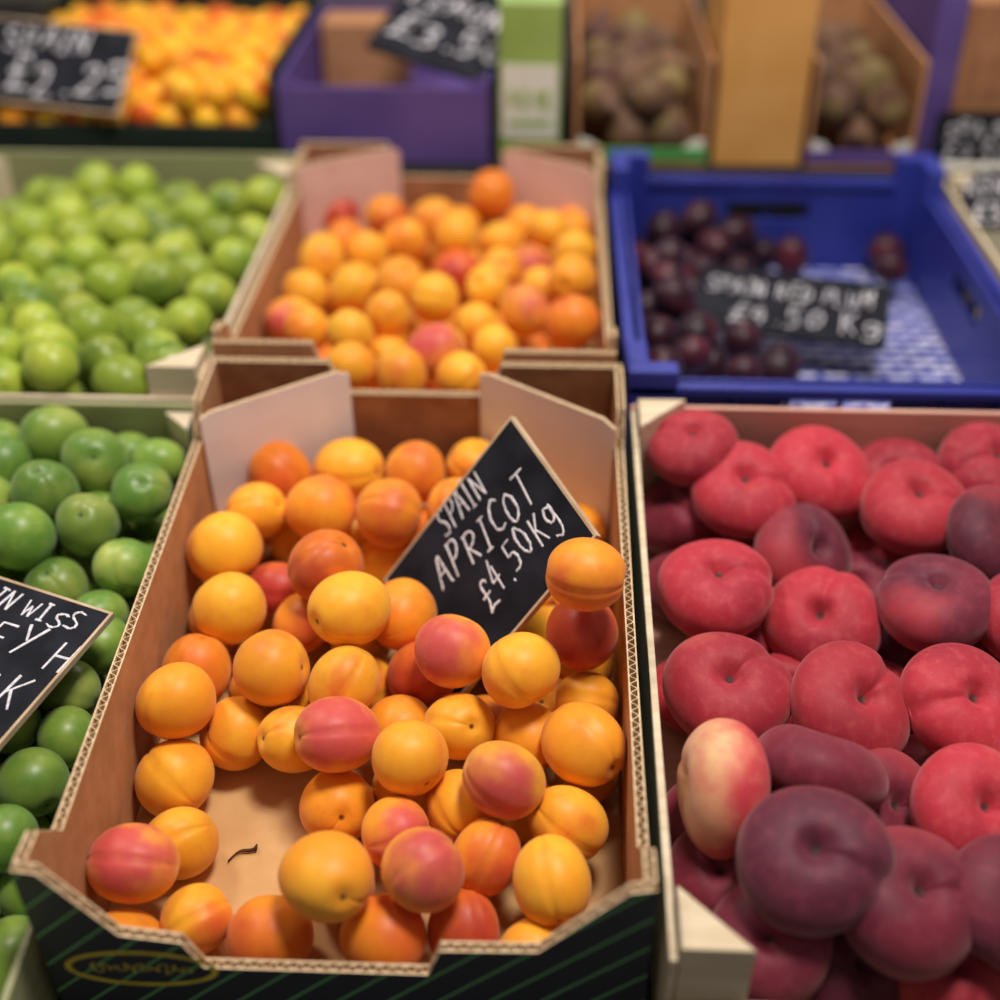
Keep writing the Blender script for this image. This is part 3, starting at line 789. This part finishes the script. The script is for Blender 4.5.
card_box(-.72, -.338, 1.585, 2.0, .11, .045, "cardboard_fruit_crate", "dark green cardboard tray piled with yellow plums", M_dgreen, M_dgreen)
pile(YP, MT, -.712, -.346, 1.592, 1.99, .075, .040, .018, .021, .017, "small golden yellow plum in the dark tray", "plum", "yellow plums in the dark tray", "yellow_plum", 2, .03,
     skip=lambda u, v, k: u < -.475 and v < 1.74 and k == 0)
card_box(-.332, -.072, 1.585, 1.98, .10, .095, "cardboard_fruit_crate", "purple cardboard tray with a chalkboard sign resting in it", M_purple, M_purple)
card_box(.034, .200, 1.585, 1.95, .13, .022, "cardboard_fruit_crate", "cardboard tray of figs with pale front edge", M_kraft, M_greenink, "fig trays", M_paper)
pile(FG, MT, .041, .193, 1.593, 1.94, .066, .053, .025, .029, .022, "brown and green fresh fig in the cardboard tray", "fig", "figs in the trays", "fig", 2, .035)
card_box(.322, .455, 1.585, 1.95, .13, .022, "cardboard_fruit_crate", "cardboard tray of figs with pale front edge", M_kraft, M_purple, "fig trays", M_paper)
pile(FG, MT, .329, .448, 1.593, 1.94, .066, .053, .025, .029, .022, "brown and green fresh fig in the cardboard tray", "fig", "figs in the trays", "fig", 2, .035)
r = root("cardboard_box", MT @ Matrix.Translation((.207, 1.59, 0)), "tall orange-brown closed cardboard box", "box")
bm = bmesh.new(); box(bm, (0, 0, 0), (.108, .2, .26)); obj_from_bm("box_body", bm, [M_tan], r, bevel=.002)
bm = bmesh.new(); prism(bm, [(0, .2605), (.108, .2605), (.108, .263), (0, .263)], 0, .097); obj_from_bm("box_flap", bm, [M_tan], r)
r = root("cardboard_box", MT @ Matrix.Translation((.50, 1.625, 0)), "brown cardboard box with purple printed edge", "box")
bm = bmesh.new(); box(bm, (0, 0, 0), (.22, .3, .19)); obj_from_bm("box_body", bm, [M_kraftd], r, bevel=.002)
bm = bmesh.new(); box(bm, (-.035, 0, 0), (-.001, .3, .2)); obj_from_bm("box_edge", bm, [M_purple], r, bevel=.002)
r = root("juice_carton", MT @ Matrix.Translation((-.060, 1.60, 0)), "light green drink carton with white label beside the trays", "carton")
bm = bmesh.new(); prism(bm, [(0, 0), (.076, 0), (.076, .19), (0, .19)], 0, .07); obj_from_bm("carton_body", bm, [M_bottle], r, bevel=.002)
bm = bmesh.new()
v = [bm.verts.new(c) for c in ((0, 0, .1905), (.076, 0, .1905), (.076, .07, .1905), (0, .07, .1905), (.0, .035, .228), (.076, .035, .228))]
for f in ((0, 1, 5, 4), (2, 3, 4, 5), (1, 2, 5), (3, 0, 4), (0, 3, 2, 1)): bm.faces.new([v[i] for i in f])
box(bm, (0, .033, .226), (.076, .037, .246)); obj_from_bm("carton_top", bm, [M_bottle], r)
bm = bmesh.new(); prism(bm, [(.004, .03), (.072, .03), (.072, .12), (.004, .12)], -.0012, -.0003); obj_from_bm("carton_label", bm, [M_paper], r)
bm = bmesh.new()
for x, z, h in ((.012, .07, .02), (.026, .066, .024), (.042, .07, .018), (.054, .064, .026)): box(bm, (x, -.002, z), (x + .008, -.0014, z + h))
box(bm, (.012, -.002, .045), (.064, -.0014, .052)); obj_from_bm("label_print", bm, [M_bottle], r)
bm = bmesh.new(); box(bm, (0, 0, 0), (.12, .07, .09)); o = obj_from_bm("cardboard_box", bm, [M_kraft], None, MT @ Matrix.Translation((-.322, 1.88, .0045)), bevel=.002)
tag(o, "small brown cardboard carton lying inside the purple tray", "box")

# ------------------------------------------------------------------ other signs
def sign_from(M, tl, tr, bl, wtl, wtr, wbl, wd, ht, lines, label, seed, anchor='tl', fm=None):
    a = M @ onplane(*tl, M, wtl)[0]; b = M @ onplane(*tr, M, wtr)[0]; c = M @ onplane(*bl, M, wbl)[0]
    ex = (b - a); ey = (a - c); m = basis(a, ex, ey)
    if anchor == 'tr': a = b - m.to_3x3() @ Vector((wd, 0, 0))
    m.translation = c if anchor == 'bl' else a - m.to_3x3() @ Vector((0, ht, 0))
    return sign(m, wd, ht, lines, label, seed, fm)
sign_from(MF, (0,580), (115,617), (-110,752), -.005, -.005, -.012, .19, .15,
          [("RAIN WISS", .070, .123, .0175, 0, .0011, .90), ("GREY H", .075, .086, .027, .04, .0013), ("£4 KK", .075, .046, .030, .03, .0013)],
          "black chalkboard price sign lying on the greengages", 5, 'tr')
sign_from(MB, (703,268), (884,288), (708,346), -.044, -.044, -.083, .205, .092,
          [("SPAIN RED PLUM", .010, .054, .024, 0, .0010, .72), ("£4.50 Kg", .040, .014, .029, 0, .0011)], "black chalkboard price sign leaning in the blue crate", 6, fm=M_slate)
sign_from(MT, (-20,16), (150,34), (-36,106), .150, .14, .062, .215, .112,
          [("SPAIN", .045, .072, .030, .03, .0016), ("£2.25", .060, .014, .046, .06, .0022)], "black chalkboard price sign resting on yellow plums", 7)
# slanting board in the purple tray: bottom-left corner (372,48), bottom edge runs down to (482,84)
ca = MT @ onplane(366, 48, MT, .118)[0]; cb = MT @ onplane(490, 88, MT, .084)[0]
ct = MT @ onplane(419, -42, MT, .19)[0]
sign(basis(ca, cb - ca, ct - ca), (cb - ca).length * 1.1, .17,
     [("LEMON", .012, .100, .034, 0, .0020), ("£3.50", .012, .032, .046, .03, .0024)], "black chalkboard price sign resting in the purple tray", 8, M_slate)
sign_from(MT, (938,112), (1010,112), (940,165), .070, .070, .003, .13, .075,
          [("SPAIN", .012, .042, .022, 0, .0016), ("£2.50", .015, .01, .024, 0, .0018)], "black chalkboard price sign propped against a cardboard box", 9, fm=M_slate)
sign_from(MB, (950,172), (1015,172), (948,226), .012, .012, -.035, .15, .075,
          [("KENT", .015, .044, .022, 0, .0016), ("£3.00", .02, .01, .026, 0, .0018)], "black chalkboard price sign lying in the white-lined crate", 10, fm=M_slate)

# ------------------------------------------------------------------ light
w = bpy.data.worlds.new("world"); scene.world = w; w.use_nodes = True
bg = w.node_tree.nodes["Background"]; bg.inputs[0].default_value = (.98, .93, .90, 1); bg.inputs[1].default_value = .19
def area(name, loc, target, size, power, col):
    l = bpy.data.lights.new(name, 'AREA'); l.size = size; l.energy = power; l.color = col
    o = bpy.data.objects.new(name, l); COL.objects.link(o); o.location = loc
    o.rotation_euler = (Vector(target) - Vector(loc)).to_track_quat('-Z', 'Y').to_euler()
area("ceiling_lamp", (.35, .7, 3.0), (0, .9, 1), .45, 45, (1, .93, .86))
area("ceiling_lamp", (-1.2, 1.5, 2.9), (0, 1.0, 1), .4, 19, (1, .94, .89))
area("ceiling_lamp", (.3, 2.8, 2.9), (0, 1.6, 1), .45, 12, (1, .92, .84))
